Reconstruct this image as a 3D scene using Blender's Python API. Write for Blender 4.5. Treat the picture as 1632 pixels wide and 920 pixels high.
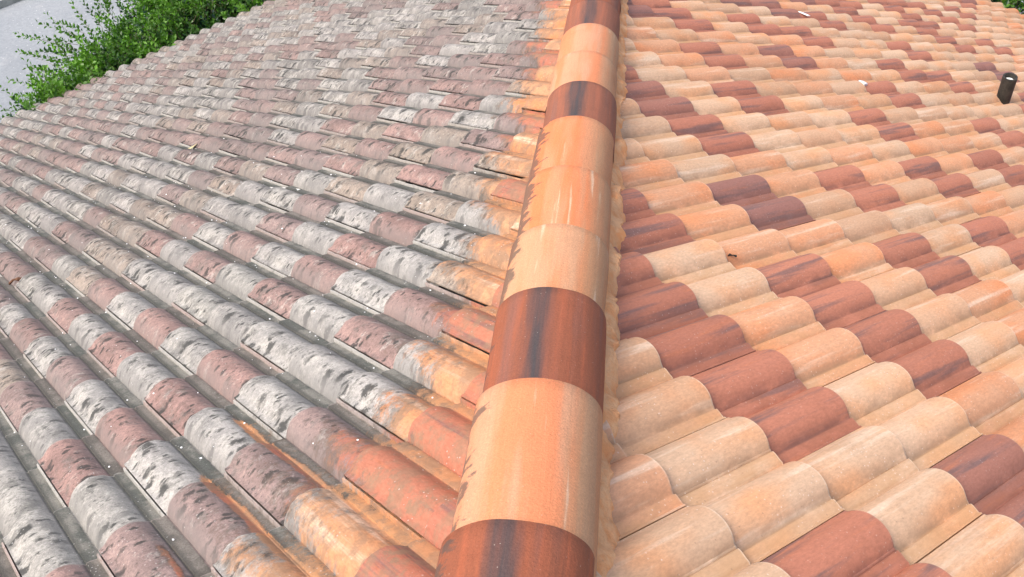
import bpy, bmesh, math, random
import numpy as np
from mathutils import Matrix, Vector, noise as mnoise

for o in list(bpy.data.objects):
    bpy.data.objects.remove(o)
S = bpy.context.scene
COL = S.collection
U = 0.15                      # one tile roll is 0.15 m wide; plan maths below is in rolls
# ------------------------------------------------------------------ camera, light, exposure
RM = Matrix(((0.99478217, -0.02281762, 0.09943733),
             (0.08554272, 0.71768518, -0.69109364),
             (-0.05559558, 0.69599378, 0.71589231)))
CAM = Vector((0.46842015, 0.0, 8.3293584))
FPX = 1737.56
cd = bpy.data.cameras.new('camera')
cd.sensor_width = 36.0
cd.lens = 36.0 * FPX / 1632.0
cd.clip_start = 0.05
cd.clip_end = 2000
cam = bpy.data.objects.new('camera', cd)
COL.objects.link(cam)
cam.matrix_world = Matrix.Translation(CAM * U) @ RM.to_4x4()
S.camera = cam

W = bpy.data.worlds.new('World')
S.world = W
W.use_nodes = True
SUN_EL, SUN_AZ = math.radians(58), math.radians(-125)   # azimuth clockwise from +Y: behind left of the camera
wn = W.node_tree
bg = wn.nodes['Background']
sky = wn.nodes.new('ShaderNodeTexSky')
sky.sky_type = 'NISHITA'
sky.sun_disc = False
sky.sun_elevation = SUN_EL
sky.sun_rotation = SUN_AZ
sky.dust_density = 6.0
sky.air_density = 1.2
sky.ozone_density = 0.6
wn.links.new(sky.outputs[0], bg.inputs[0])
bg.inputs[1].default_value = 0.15
sl = bpy.data.lights.new('sun', 'SUN')
sl.energy = 1.5
sl.angle = math.radians(30)
sl.color = (1.0, 0.965, 0.93)
sun = bpy.data.objects.new('sun', sl)
COL.objects.link(sun)
sd = Vector((math.sin(SUN_AZ) * math.cos(SUN_EL), math.cos(SUN_AZ) * math.cos(SUN_EL), math.sin(SUN_EL)))
sun.rotation_euler = sd.to_track_quat('Z', 'Y').to_euler()
sun.location = (0, 0, 12)
S.view_settings.view_transform = 'Standard'
S.view_settings.look = 'None'
S.view_settings.exposure = 0.74
S.view_settings.gamma = 1.0
S.view_settings.use_curve_mapping = False

# ------------------------------------------------------------------ helpers
def empty(name, loc=(0, 0, 0)):
    o = bpy.data.objects.new(name, None)
    COL.objects.link(o)
    o.location = loc
    o.empty_display_size = 0.1
    return o

def tag(o, label=None, cat=None, group=None, kind=None):
    if label: o['label'] = label
    if cat: o['category'] = cat
    if group: o['group'] = group
    if kind: o['kind'] = kind
    return o

def make_mesh(name, V, F, mat, attrs=None, smooth=True, parent=None, origin=None):
    """V (n,3) metres world, F list/array of faces, attrs {name:(type, array)} per point"""
    V = np.asarray(V, float)
    if origin is None: origin = V.mean(0)
    origin = np.asarray(origin, float)
    me = bpy.data.meshes.new(name)
    me.from_pydata((V - origin).tolist(), [], F.tolist() if isinstance(F, np.ndarray) else F)
    for k, (typ, arr) in (attrs or {}).items():
        a = me.attributes.new(k, typ, 'POINT')
        arr = np.asarray(arr, np.float32)
        a.data.foreach_set('color' if typ == 'FLOAT_COLOR' else ('vector' if typ == 'FLOAT_VECTOR' else 'value'), arr.ravel())
    me.materials.append(mat)
    if smooth:
        me.polygons.foreach_set('use_smooth', [True] * len(me.polygons))
        me.set_sharp_from_angle(angle=math.radians(48))
    me.update()
    o = bpy.data.objects.new(name, me)
    COL.objects.link(o)
    o.location = origin
    if parent is not None:
        o.parent = parent
        # every ancestor carries only a location
        p, off = parent, Vector((0, 0, 0))
        while p is not None:
            off += p.location
            p = p.parent
        o.location = Vector(origin) - off
    return o

def sstep(a, b, x):
    t = np.clip((x - a) / (b - a), 0, 1)
    return t * t * (3 - 2 * t)

# ------------------------------------------------------------------ node helpers
class NT:
    def __init__(s, name):
        s.m = bpy.data.materials.new(name)
        s.m.use_nodes = True
        s.t = s.m.node_tree
        s.b = s.t.nodes['Principled BSDF']
    def n(s, typ, **kw):
        nd = s.t.nodes.new(typ)
        for k, v in kw.items(): setattr(nd, k, v)
        return nd
    def put(s, sock, v):
        if hasattr(v, 'is_output') or isinstance(v, bpy.types.NodeSocket): s.t.links.new(v, sock)
        else:
            if isinstance(v, (tuple, list)) and len(v) == 3 and len(sock.default_value) == 4: v = (*v, 1)
            sock.default_value = v
    def math(s, op, a, b=0.0, c=None, clamp=False):
        nd = s.n('ShaderNodeMath', operation=op, use_clamp=clamp)
        s.put(nd.inputs[0], a); s.put(nd.inputs[1], b)
        if c is not None: s.put(nd.inputs[2], c)
        return nd.outputs[0]
    def mix(s, f, a, b, blend='MIX'):
        nd = s.n('ShaderNodeMix', data_type='RGBA', blend_type=blend)
        s.put(nd.inputs[0], f); s.put(nd.inputs[6], a); s.put(nd.inputs[7], b)
        return nd.outputs[2]
    def ramp(s, v, lo, hi, a=0.0, b=1.0):
        nd = s.n('ShaderNodeMapRange', interpolation_type='SMOOTHSTEP')
        s.put(nd.inputs[0], v); s.put(nd.inputs[1], lo); s.put(nd.inputs[2], hi); s.put(nd.inputs[3], a); s.put(nd.inputs[4], b)
        return nd.outputs[0]
    def attr(s, name):
        return s.n('ShaderNodeAttribute', attribute_name=name)
    def mapv(s, v, scale, loc=(0, 0, 0), rot=(0, 0, 0)):
        nd = s.n('ShaderNodeMapping')
        s.put(nd.inputs[0], v); nd.inputs[1].default_value = loc; nd.inputs[2].default_value = rot; nd.inputs[3].default_value = scale
        return nd.outputs[0]
    def noise(s, v, scale, detail=3, rough=0.55, out=0, dist=0.0):
        nd = s.n('ShaderNodeTexNoise')
        s.put(nd.inputs['Vector'], v)
        nd.inputs['Scale'].default_value = scale
        nd.inputs['Detail'].default_value = detail
        nd.inputs['Roughness'].default_value = rough
        nd.inputs['Distortion'].default_value = dist
        return nd.outputs[out]
    def vor(s, v, scale, feature='F1', rnd=1.0):
        nd = s.n('ShaderNodeTexVoronoi', feature=feature)
        s.put(nd.inputs['Vector'], v)
        nd.inputs['Scale'].default_value = scale
        nd.inputs['Randomness'].default_value = rnd
        return nd.outputs[0]
    def bump(s, h, strength, dist=0.01):
        nd = s.n('ShaderNodeBump')
        nd.inputs['Strength'].default_value = strength
        nd.inputs['Distance'].default_value = dist
        s.put(nd.inputs['Height'], h)
        s.t.links.new(nd.outputs[0], s.b.inputs['Normal'])
    def col(s, c): s.put(s.b.inputs['Base Color'], c)
    def rough(s, v): s.put(s.b.inputs['Roughness'], v)

def clean_tile_nodes(t, tuv, tone, kind, pan):
    """colour of a clean slurry-coated tile: streaks along its length, grain; returns colour"""
    st = t.mapv(tuv, (0.35, 5.0, 3.0))
    a = t.noise(st, 1.0, 4, 0.6)
    b_ = t.noise(t.mapv(tuv, (0.8, 9.0, 5.0), (7, 3, 1)), 1.0, 3, 0.6)
    big = t.noise(t.mapv(tuv, (0.7, 1.2, 4.0), (2, 9, 4)), 1.0, 2, 0.5)
    # tan family: pale streaks and warm orange drift
    warm = t.mix(t.ramp(big, 0.42, 0.70), tone, t.mix(1.0, tone, (1.10, 0.86, 0.68), 'MULTIPLY'))
    pale = t.mix(t.ramp(a, 0.53, 0.72, 0, 0.48), warm, (0.80, 0.66, 0.52))
    # rust family: blue-grey flashed streaks
    dark = t.mix(t.ramp(a, 0.50, 0.66, 0, 0.72), tone, (0.14, 0.095, 0.095))
    dark = t.mix(t.ramp(b_, 0.58, 0.75, 0, 0.5), dark, (0.50, 0.17, 0.08))
    c = t.mix(kind, pale, dark)
    g = t.noise(t.mapv(tuv, (14, 30, 1)), 1.0, 2, 0.7)
    c = t.mix(0.55, c, t.mix(1.0, c, t.mix(g, (0.45, 0.44, 0.42), (1.55, 1.55, 1.54)), 'MULTIPLY'))
    return c

def mat_clean():
    t = NT('clean_clay_tile')
    A = t.attr('tuv').outputs['Vector']; C = t.attr('tone'); P = t.attr('prm').outputs['Vector']
    sp = t.n('ShaderNodeSeparateXYZ'); t.put(sp.inputs[0], P)
    pan, crease = sp.outputs[0], sp.outputs[1]
    c = clean_tile_nodes(t, A, C.outputs['Color'], C.outputs['Alpha'], pan)
    n2 = t.noise(t.mapv(A, (1.6, 3, 2)), 1.0, 4, 0.65)
    dirt_shade = t.math('MULTIPLY', crease, t.ramp(n2, 0.3, 0.6), clamp=True)  # brown dirt and shade at the roll's foot, painted into the colour
    c = t.mix(t.math('MULTIPLY', dirt_shade, 0.72), c, t.mix(C.outputs['Alpha'], (0.27, 0.17, 0.105), (0.17, 0.075, 0.06)))
    # pans are a little dustier
    c = t.mix(t.math('MULTIPLY', pan, t.ramp(n2, 0.30, 0.65, 0.15, 0.55)), c, t.mix(C.outputs['Alpha'], (0.50, 0.285, 0.135), (0.27, 0.10, 0.055)))
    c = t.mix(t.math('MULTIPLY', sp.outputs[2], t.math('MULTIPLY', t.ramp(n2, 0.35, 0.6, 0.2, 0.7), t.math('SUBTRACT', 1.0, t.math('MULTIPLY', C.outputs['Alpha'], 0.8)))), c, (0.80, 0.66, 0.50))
    # white grit and dark specks
    geo = t.n('ShaderNodeNewGeometry').outputs['Position']
    v = t.vor(geo, 85.0)
    gate = t.noise(geo, 9.0, 2)
    spk = t.math('MULTIPLY', t.ramp(v, 0.18, 0.08), t.ramp(gate, 0.42, 0.55))
    c = t.mix(t.math('MULTIPLY', spk, t.math('SUBTRACT', 0.42, t.math('MULTIPLY', C.outputs['Alpha'], 0.22))), c, (0.85, 0.8, 0.72))
    v2 = t.vor(t.mapv(geo, (1, 1, 1), (3, 5, 1)), 40.0)
    c = t.mix(t.math('MULTIPLY', t.ramp(v2, 0.09, 0.04), 0.4), c, (0.2, 0.12, 0.08))
    gr = t.noise(geo, 5.5, 6, 0.72)
    c = t.mix(t.ramp(gr, 0.50, 0.68, 0, 0.38), c, t.mix(1.0, c, (0.78, 0.74, 0.70), 'MULTIPLY'))
    t.col(c); t.rough(t.ramp(n2, 0.3, 0.7, 0.5, 0.68))
    t.b.inputs['Specular IOR Level'].default_value = 0.45
    h = t.math('ADD', t.noise(geo, 160, 3, 0.7), t.math('MULTIPLY', t.noise(t.mapv(A, (1.5, 9, 1)), 1.0, 3), 1.2))
    t.bump(h, 0.35, 0.0022)
    return t.m

def mat_old():
    t = NT('weathered_lichen_tile')
    A = t.attr('tuv').outputs['Vector']; C = t.attr('tone'); P = t.attr('prm').outputs['Vector']
    sp = t.n('ShaderNodeSeparateXYZ'); t.put(sp.inputs[0], P)
    pan, flank, field = sp.outputs
    st = t.attr('strip').outputs['Fac']
    geo = t.n('ShaderNodeNewGeometry').outputs['Position']
    tone = C.outputs['Color']; kind = C.outputs['Alpha']     # kind: 0 white lichen .. 1 pink clay
    n1 = t.noise(t.mapv(A, (1.5, 1.5, 3)), 1.0, 6, 0.68)
    n2 = t.noise(t.mapv(A, (3.4, 2.2, 5), (4, 1, 2), (0, 0, math.radians(-24))), 1.0, 6, 0.72)
    n3 = t.noise(t.mapv(A, (2.6, 1.9, 3), (9, 9, 3), (0, 0, math.radians(-20))), 1.0, 7, 0.74)
    fine = t.noise(geo, 230.0, 3, 0.8)
    mid = t.noise(geo, 75.0, 5, 0.75)
    c = t.mix(t.ramp(n1, 0.36, 0.64), tone, t.mix(1.0, tone, (0.70, 0.71, 0.72), 'MULTIPLY'))
    # pale lichen crust
    ln = t.math('SUBTRACT', n2, t.math('MULTIPLY', kind, 0.085))
    c = t.mix(t.ramp(ln, 0.47, 0.58, 0, 0.5), c, (0.47, 0.455, 0.42))
    # sooty film in broken patches
    c = t.mix(t.ramp(n3, 0.53, 0.62, 0, 0.55), c, (0.13, 0.13, 0.12))
    # grain
    c = t.mix(0.8, c, t.mix(1.0, c, t.mix(fine, (0.25, 0.25, 0.26), (1.75, 1.73, 1.70)), 'MULTIPLY'))
    c = t.mix(0.85, c, t.mix(1.0, c, t.mix(mid, (0.25, 0.26, 0.27), (1.75, 1.73, 1.71)), 'MULTIPLY'))
    # dark pits, drawn out across the roll
    wob = t.noise(t.mapv(A, (7, 7, 2)), 1.0, 5, 0.7, out=1)
    def pits(scale, loc, lo, hi, gate):
        pv = t.n('ShaderNodeVectorMath', operation='MULTIPLY_ADD')
        t.put(pv.inputs[0], wob); pv.inputs[1].default_value = (1.0, 1.0, 0); t.put(pv.inputs[2], t.mapv(A, scale, loc, (0, 0, math.radians(-26))))
        return t.math('MULTIPLY', t.ramp(t.vor(pv.outputs[0], 1.0), hi, lo), gate)
    gatep = t.noise(t.mapv(A, (0.9, 1.2, 4), (5, 5, 5)), 1.0, 3)
    p1 = pits((3.3, 1.7, 6.0), (0, 0, 0), 0.20, 0.36, t.ramp(gatep, 0.43, 0.50))
    p2 = pits((7.0, 3.4, 6.0), (3, 2, 0), 0.17, 0.32, t.ramp(n1, 0.38, 0.50))
    p3 = pits((16.0, 8.0, 6.0), (6, 1, 0), 0.12, 0.30, t.ramp(n3, 0.38, 0.50))
    pitm = t.math('MAXIMUM', t.math('MAXIMUM', p1, p2), t.math('MULTIPLY', p3, 0.7))
    c = t.mix(t.math('MULTIPLY', pitm, 0.86), c, (0.040, 0.041, 0.040))
    # flank soot and mossy pans
    fm = t.math('MULTIPLY', t.math('MINIMUM', flank, 1.0), t.ramp(n1, 0.2, 0.6, 0.5, 1.0), clamp=True)
    c = t.mix(t.math('MULTIPLY', fm, 0.78), c, t.mix(0.38, (0.17, 0.165, 0.162), tone))
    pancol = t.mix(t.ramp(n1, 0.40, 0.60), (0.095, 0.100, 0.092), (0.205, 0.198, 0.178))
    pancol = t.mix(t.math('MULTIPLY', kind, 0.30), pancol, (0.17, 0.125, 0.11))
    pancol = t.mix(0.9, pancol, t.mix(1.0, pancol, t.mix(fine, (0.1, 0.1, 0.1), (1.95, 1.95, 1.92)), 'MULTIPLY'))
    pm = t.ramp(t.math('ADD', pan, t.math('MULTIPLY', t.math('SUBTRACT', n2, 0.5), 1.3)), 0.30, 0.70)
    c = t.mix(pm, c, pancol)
    ck = t.math('MULTIPLY', t.ramp(flank, 1.02, 1.9), t.ramp(n1, 0.30, 0.55, 0.55, 1.0))
    c = t.mix(t.math('MULTIPLY', ck, 0.65), c, (0.036, 0.038, 0.037))
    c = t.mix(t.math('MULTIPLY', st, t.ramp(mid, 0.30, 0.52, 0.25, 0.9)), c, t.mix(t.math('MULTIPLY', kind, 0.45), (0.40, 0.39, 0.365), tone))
    # washed patches by the hip: the clay's own colour back
    own = t.attr('own').outputs['Color']; okind = t.attr('own').outputs['Alpha']
    cc = clean_tile_nodes(t, A, own, okind, pan)
    e1 = t.noise(t.mapv(A, (6.0, 3.2, 2), (1, 7, 2), (0, 0, math.radians(-34))), 1.0, 9, 0.80)
    e2 = t.noise(t.mapv(A, (2.6, 2.0, 2), (1, 7, 2), (0, 0, math.radians(-30))), 1.0, 10, 0.86)
    cm0 = t.math('ADD', field, t.math('MULTIPLY', t.math('SUBTRACT', t.mix(0.6, e1, e2), 0.5), 2.3))
    cm = t.ramp(cm0, 0.36, 0.66)
    cc = t.mix(t.math('MULTIPLY', pan, 0.8), cc, (0.44, 0.225, 0.11))
    rim = t.math('MULTIPLY', t.ramp(cm0, 0.12, 0.42), t.ramp(n2, 0.44, 0.56))
    c = t.mix(t.math('MULTIPLY', rim, 0.55), c, (0.085, 0.062, 0.048))
    film = t.math('MAXIMUM', t.ramp(n2, 0.44, 0.58, 0, 0.6), t.ramp(n3, 0.50, 0.60, 0, 0.8))
    cc = t.mix(film, cc, (0.25, 0.165, 0.11))
    cc = t.mix(0.6, cc, t.mix(1.0, cc, t.mix(mid, (0.5, 0.5, 0.5), (1.5, 1.5, 1.5)), 'MULTIPLY'))
    c = t.mix(cm, c, cc)
    v = t.vor(geo, 75.0)
    spk = t.math('MULTIPLY', t.ramp(v, 0.17, 0.09), t.ramp(t.noise(geo, 7.0, 2), 0.52, 0.62))
    c = t.mix(t.math('MULTIPLY', spk, 0.35), c, (0.7, 0.7, 0.68))
    t.col(c); t.rough(0.88)
    t.b.inputs['Specular IOR Level'].default_value = 0.22
    crust = t.math('ADD', t.math('MULTIPLY', n2, 0.7), t.math('ADD', t.math('MULTIPLY', mid, 1.2), t.math('MULTIPLY', fine, 0.6)))
    crust = t.math('SUBTRACT', crust, t.math('MULTIPLY', pitm, 0.25))
    crust = t.math('MULTIPLY', crust, t.math('SUBTRACT', 1.0, t.math('MULTIPLY', cm, 0.6)))
    t.bump(crust, 0.42, 0.004)
    return t.m

def mat_cap():
    t = NT('hip_cap_clay')
    A = t.attr('tuv').outputs['Vector']; C = t.attr('tone'); D = t.attr('dirt_shade').outputs['Fac']
    tone, kind = C.outputs['Color'], C.outputs['Alpha']
    sp = t.n('ShaderNodeSeparateXYZ'); t.put(sp.inputs[0], A)      # x along, y around -1..1, z seed
    ang = sp.outputs[1]
    geo = t.n('ShaderNodeNewGeometry').outputs['Position']
    s1 = t.noise(t.mapv(A, (0.22, 3.4, 5)), 1.0, 3, 0.55)
    s2 = t.noise(t.mapv(A, (0.35, 9.0, 3), (4, 2, 0)), 1.0, 3, 0.6)
    s3 = t.noise(t.mapv(A, (0.9, 26.0, 3), (4, 2, 0)), 1.0, 3, 0.6)
    # pale caps
    off0 = t.math('ADD', ang, t.math('MULTIPLY', t.math('SUBTRACT', s2, 0.5), 0.5))
    pale = t.mix(t.ramp(s1, 0.40, 0.60), t.mix(1.0, tone, (0.98, 0.92, 0.88), 'MULTIPLY'), t.mix(1.0, tone, (1.08, 0.74, 0.56), 'MULTIPLY'))
    pale = t.mix(t.ramp(off0, 0.22, 0.62, 0, 0.6), pale, (0.47, 0.305, 0.175))  # shading of the cap's right side painted in as a darker olive
    pale = t.mix(t.ramp(s2, 0.62, 0.72, 0, 0.5), pale, (0.80, 0.62, 0.46))
    # rust caps: one wide slate-blue band near the crown
    off = t.math('ADD', ang, t.math('MULTIPLY', t.math('SUBTRACT', s1, 0.5), 0.5))
    band = t.math('MULTIPLY', t.ramp(off, -0.28, -0.10), t.ramp(off, 0.14, -0.02))
    rust = t.mix(t.ramp(s2, 0.40, 0.75), tone, t.mix(1.0, tone, (1.35, 1.2, 1.1), 'MULTIPLY'))
    rust = t.mix(t.ramp(s1, 0.50, 0.70, 0, 0.5), rust, (0.20, 0.105, 0.09))
    rust = t.mix(t.math('MULTIPLY', band, t.ramp(s2, 0.25, 0.6, 1.0, 0.7)), rust, (0.062, 0.058, 0.062))
    c = t.mix(kind, pale, rust)
    g = t.noise(t.mapv(geo, (1, 1, 1)), 260, 2, 0.7)
    c = t.mix(0.8, c, t.mix(1.0, c, t.mix(g, (0.55, 0.54, 0.53), (1.45, 1.45, 1.44)), 'MULTIPLY'))
    blot = t.noise(geo, 11, 5, 0.7)
    c = t.mix(t.ramp(blot, 0.50, 0.70, 0, 0.35), c, t.mix(1.0, c, (0.80, 0.78, 0.74), 'MULTIPLY'))
    c = t.mix(0.35, c, t.mix(1.0, c, t.mix(s3, (0.75, 0.74, 0.73), (1.2, 1.2, 1.2)), 'MULTIPLY'))
    # brush-like soot left on the flank
    b1 = t.noise(t.mapv(A, (4.2, 2.4, 1), (0, 0, 0), (0, 0, math.radians(28))), 1.0, 4, 0.65)
    dm = t.ramp(t.math('ADD', D, t.math('MULTIPLY', t.math('SUBTRACT', b1, 0.5), 2.2)), 0.62, 0.80)
    c = t.mix(t.math('MULTIPLY', dm, 0.75), c, (0.085, 0.07, 0.062))
    v = t.vor(geo, 60.0)
    c = t.mix(t.math('MULTIPLY', t.ramp(v, 0.07, 0.03), 0.5), c, (0.8, 0.75, 0.66))
    t.col(c); t.rough(0.66)
    t.b.inputs['Specular IOR Level'].default_value = 0.32
    t.bump(t.math('ADD', t.noise(geo, 190, 4, 0.8), t.math('MULTIPLY', s3, 0.5)), 0.6, 0.003)
    return t.m

def mat_mortar():
    t = NT('painted_mortar')
    geo = t.n('ShaderNodeNewGeometry').outputs['Position']
    n = t.noise(geo, 24, 5, 0.65)
    c = t.mix(t.ramp(n, 0.35, 0.62), (0.80, 0.345, 0.135), (0.84, 0.46, 0.23))
    c = t.mix(t.ramp(t.noise(geo, 14, 4, 0.6), 0.68, 0.74), c, (0.20, 0.12, 0.07))
    t.col(c); t.rough(0.8)
    t.bump(t.math('ADD', t.noise(geo, 40, 5, 0.65), t.math('MULTIPLY', t.noise(geo, 150, 2), 0.4)), 0.7, 0.01)
    return t.m

def mat_simple(name, c1, c2, scale, rough=0.8, bump=0.3, dist=0.003, spec=0.3):
    t = NT(name)
    geo = t.n('ShaderNodeNewGeometry').outputs['Position']
    t.col(t.mix(t.ramp(t.noise(geo, scale, 5, 0.65), 0.35, 0.65), c1, c2)); t.rough(rough)
    t.b.inputs['Specular IOR Level'].default_value = spec
    t.bump(t.noise(geo, scale * 3, 4, 0.6), bump, dist)
    return t.m

def mat_pavement():
    t = NT('pale_asphalt')
    geo = t.n('ShaderNodeNewGeometry').outputs['Position']
    c = t.mix(t.ramp(t.noise(geo, 0.35, 4, 0.6), 0.35, 0.65), (0.205, 0.225, 0.248), (0.25, 0.27, 0.292))
    c = t.mix(t.ramp(t.noise(geo, 2.2, 3, 0.6), 0.55, 0.75, 0, 0.25), c, (0.44, 0.44, 0.45))
    g = t.noise(geo, 28, 3, 0.8)
    c = t.mix(1.0, c, t.mix(g, (0.62, 0.62, 0.63), (1.42, 1.42, 1.4)), 'MULTIPLY')
    v = t.vor(geo, 14.0)
    c = t.mix(t.ramp(v, 0.12, 0.06, 0, 0.6), c, (0.75, 0.77, 0.8))
    t.col(c); t.rough(0.85)
    t.bump(g, 0.4, 0.01)
    return t.m

def mat_leaf():
    t = NT('hedge_leaf')
    C = t.attr('tone').outputs['Color']
    t.col(C); t.rough(0.38)
    t.b.inputs['Specular IOR Level'].default_value = 0.4
    tr = t.n('ShaderNodeBsdfTranslucent')
    t.put(tr.inputs[0], t.mix(1.0, C, (1.2, 1.5, 0.5), 'MULTIPLY'))
    mx = t.n('ShaderNodeMixShader')
    mx.inputs[0].default_value = 0.28
    t.t.links.new(t.b.outputs[0], mx.inputs[1]); t.t.links.new(tr.outputs[0], mx.inputs[2])
    out = t.t.nodes['Material Output']
    t.t.links.new(mx.outputs[0], out.inputs[0])
    return t.m

M_CLEAN, M_OLD, M_CAP, M_MORT = mat_clean(), mat_old(), mat_cap(), mat_mortar()
M_PAVE, M_LEAF = mat_pavement(), mat_leaf()
M_GROUND = mat_simple('ground_soil', (0.09, 0.08, 0.055), (0.16, 0.14, 0.10), 3, 0.95)
M_BARK = mat_simple('shrub_bark', (0.10, 0.07, 0.045), (0.2, 0.15, 0.1), 40, 0.9)
M_UNDER = mat_simple('roof_underlay', (0.035, 0.035, 0.035), (0.06, 0.06, 0.058), 20, 0.9)
M_STUCCO = mat_simple('painted_stucco', (0.52, 0.46, 0.37), (0.60, 0.54, 0.44), 12, 0.9)
M_PIPE = mat_simple('sooty_pipe', (0.014, 0.015, 0.014), (0.045, 0.040, 0.034), 26, 0.6, 0.4, 0.003, 0.4)
M_KERB = mat_simple('kerb_concrete', (0.26, 0.27, 0.255), (0.36, 0.37, 0.35), 6, 0.85)
M_GRASS = mat_simple('verge_grass', (0.16, 0.19, 0.14), (0.24, 0.26, 0.20), 14, 0.9)

# ------------------------------------------------------------------ roof lattice
q = 1 / math.sqrt(2)
T = 0.495                                   # rise over run of both slopes
CS = math.cos(math.atan(T))
E_LEN = 2.14212880                          # exposed length of a tile, in rolls, along the slope
EP = E_LEN * CS                             # the same in plan
UL, VL, UR, VR = 15.5215284, -9.48779003, 7.91893898, -5.45135258
DA, DB = np.array([q, q]), np.array([-q, q])
SIDE = {'l': dict(d=DB, r=DA, u=UL), 'r': dict(d=DA, r=-DB, u=UR)}
DZ = -0.075
RISE = 0.145                                 # nose of a tile lifts this much over the one below
ROLLW = 0.77
IE = {'l': 25, 'r': 28}

def roll_h(x):
    """height of a roll, x 0..1 across: flat-topped, steeper on the right, with a fillet at the foot"""
    h = 0.243 * np.clip(1 - np.abs(2 * x - 1) ** 2.2, 0, 1) ** 0.80
    return h

def profile(w, side='r'):
    """top-surface height across a tile, w in rolls from the tile's left edge (0..2.05)"""
    w = np.asarray(w, float)
    f = np.where(w >= 2.0, w - 1.0, np.mod(w, 1.0))
    hr = roll_h(np.clip(f / ROLLW, 0, 1))
    pan = 0.064 - 0.042 * sstep(0.80, 0.98, f)          # pan falls away from the roll's foot
    pan = np.where((f > 0.750) & (f < 0.785), 0.044, pan)   # crease
    h = np.where(f > 0.35, np.maximum(hr, pan), hr)
    lip = 0.070 if side == 'l' else 0.022
    h = np.where(w > 1.93, np.maximum(h, 0.022 + lip * sstep(1.94, 1.958, w)), h)   # lip under the neighbour
    h = np.where(w > 1.986, 0.030 if side == 'l' else 0.0, h)                                                  # groove of the side lap
    h = np.where(w < 0.16, np.maximum(h, (0.128 if side == 'l' else 0.05) + 0.06 * w), h)         # side-lap edge stays high
    return h

def to_world(side, s, r, h):
    """s plan downslope, r plan right-hand, h height normal to slope (rolls) -> metres"""
    sd_ = SIDE[side]
    nx = T * CS
    P = s[:, None] * sd_['d'] + r[:, None] * sd_['r'] + (h * nx)[:, None] * sd_['d']
    z = -T * s + h * CS + DZ
    return np.c_[P, z] * U

def surf_h(side, s, r):
    u = SIDE[side]['u']
    ci = (s - u) / EP                        # continuous course; nose of course i at i
    i = np.ceil(ci - 1e-9)
    fr = 1 - (i - ci)                        # 0 head .. 1 nose
    if side == 'l':
        jj = -r - VL
        k = np.ceil(jj - 1e-9)               # roll index whose left edge is at k
        w1 = k - jj                          # 0..1 from left edge of roll k
        left = np.mod(i + k, 2) == 0
    else:
        e = r - VR + ROLLW
        k = np.floor(e); w1 = e - k
        left = np.mod(i + k, 2) == 1
    w = np.where(left, w1, w1 + 1)
    return profile(w, side) + RISE * fr

def proj(P):
    d = (P / U - np.array(CAM)) @ np.array(RM)
    z = np.maximum(-d[:, 2], 0.2)
    return np.c_[816 + FPX * d[:, 0] / z, 460 - FPX * d[:, 1] / z], -d[:, 2]

# ---- tile colours -----------------------------------------------------------
TAN = [(0.565, 0.34, 0.21), (0.58, 0.35, 0.215), (0.54, 0.335, 0.21), (0.55, 0.35, 0.225)]
PEACH = [(0.60, 0.31, 0.175), (0.61, 0.32, 0.185)]
CREAM = [(0.60, 0.40, 0.265), (0.59, 0.385, 0.25)]
RUST = [(0.46, 0.18, 0.11), (0.44, 0.17, 0.105), (0.42, 0.16, 0.10)]
DARK = [(0.33, 0.14, 0.10), (0.31, 0.14, 0.11)]
WHITE = [(0.355, 0.343, 0.327), (0.325, 0.315, 0.30), (0.39, 0.375, 0.357)]
GREY = [(0.29, 0.285, 0.265), (0.32, 0.31, 0.29)]
PINK = [(0.315, 0.215, 0.195), (0.335, 0.218, 0.195), (0.29, 0.212, 0.197)]
TANOLD = [(0.33, 0.265, 0.215), (0.35, 0.29, 0.24)]
PAL = {'T': TAN, 'P': PEACH, 'C': CREAM, 'R': RUST, 'D': DARK}
PALO = {'W': WHITE, 'G': GREY, 'K': PINK, 'O': TANOLD}
WORD = {'T': 'tan', 'P': 'orange', 'C': 'cream', 'R': 'rust-red', 'D': 'dark purple-red',
        'W': 'white lichen-covered', 'G': 'grey', 'K': 'faded pink', 'O': 'dirty tan'}
def _parse(txt):
    out = {}
    for ln in txt.strip().splitlines():
        j, rest = ln.split(':')
        for t in rest.split():
            i, k = t[:-1], t[-1]
            out[(int(i), int(j))] = k
    return out
# left roll column : course + colour code, read off the photograph
OV_R = _parse("""
4:1C 3T
3:0R 2D
2:1C 3P -1C
1:0C 2C 4C
0:-1P 1R 3R 5P
-1:0T 2P 4T 6C
-2:1R 3R 5R 7R
-3:2C 4P 6C 8P
-4:1R 3P 5T 7T 9T
-5:2R 4D 6R 8R 10R
-6:3P 5P 7P 9P 11T
-7:4C 6C 8C 10P 12R
-8:5R 7T 9R 11T 13C
-9:4T 6C 8C 10T 12C 14C
-10:5D 7R 9P 11R 13T 15C 17T
-11:6C 8T 10T 12C 14R 16T
-12:7P 9P 11P 13R 15C 17D 19P
-13:6C 8R 10D 12C 14C 16C 18C
-14:7P 9P 11P 13T 15R 17C 19C 21C
-15:8T 10T 12R 14C 16C 18R 20R
-16:9R 11R 13T 15T 17C 19T 21C 23T
-17:8D 10T 12C 14R 16R 18R 20C 22C
-18:15C 17C 19R 21R 23C 25P
-19:16R 18C 20C 22C 24T
-20:21R 23R 25P 27T
-21:20R 22C 24C 26C 28P
""")
OV_L = _parse("""
11:-1G
10:-2G 0W
9:-3K -1K 1K 3K
8:-4W -2W 0W 2W 4W
7:-3K -1K 1K 3K 5G
6:-4K -2W 0W 2W 4O 6K
5:-3W -1W 1G 3W 5O
4:-2K 0K 2K 4K 6O
3:-1W 1W 3W 5O
2:-2O 0K 2K 4W 6K
1:-1W 1W 3G
0:0O 2O
-1:1K 3K
-2:0O 2O 4O
-3:1K 3K 5K
-4:2W 4W
""")

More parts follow.
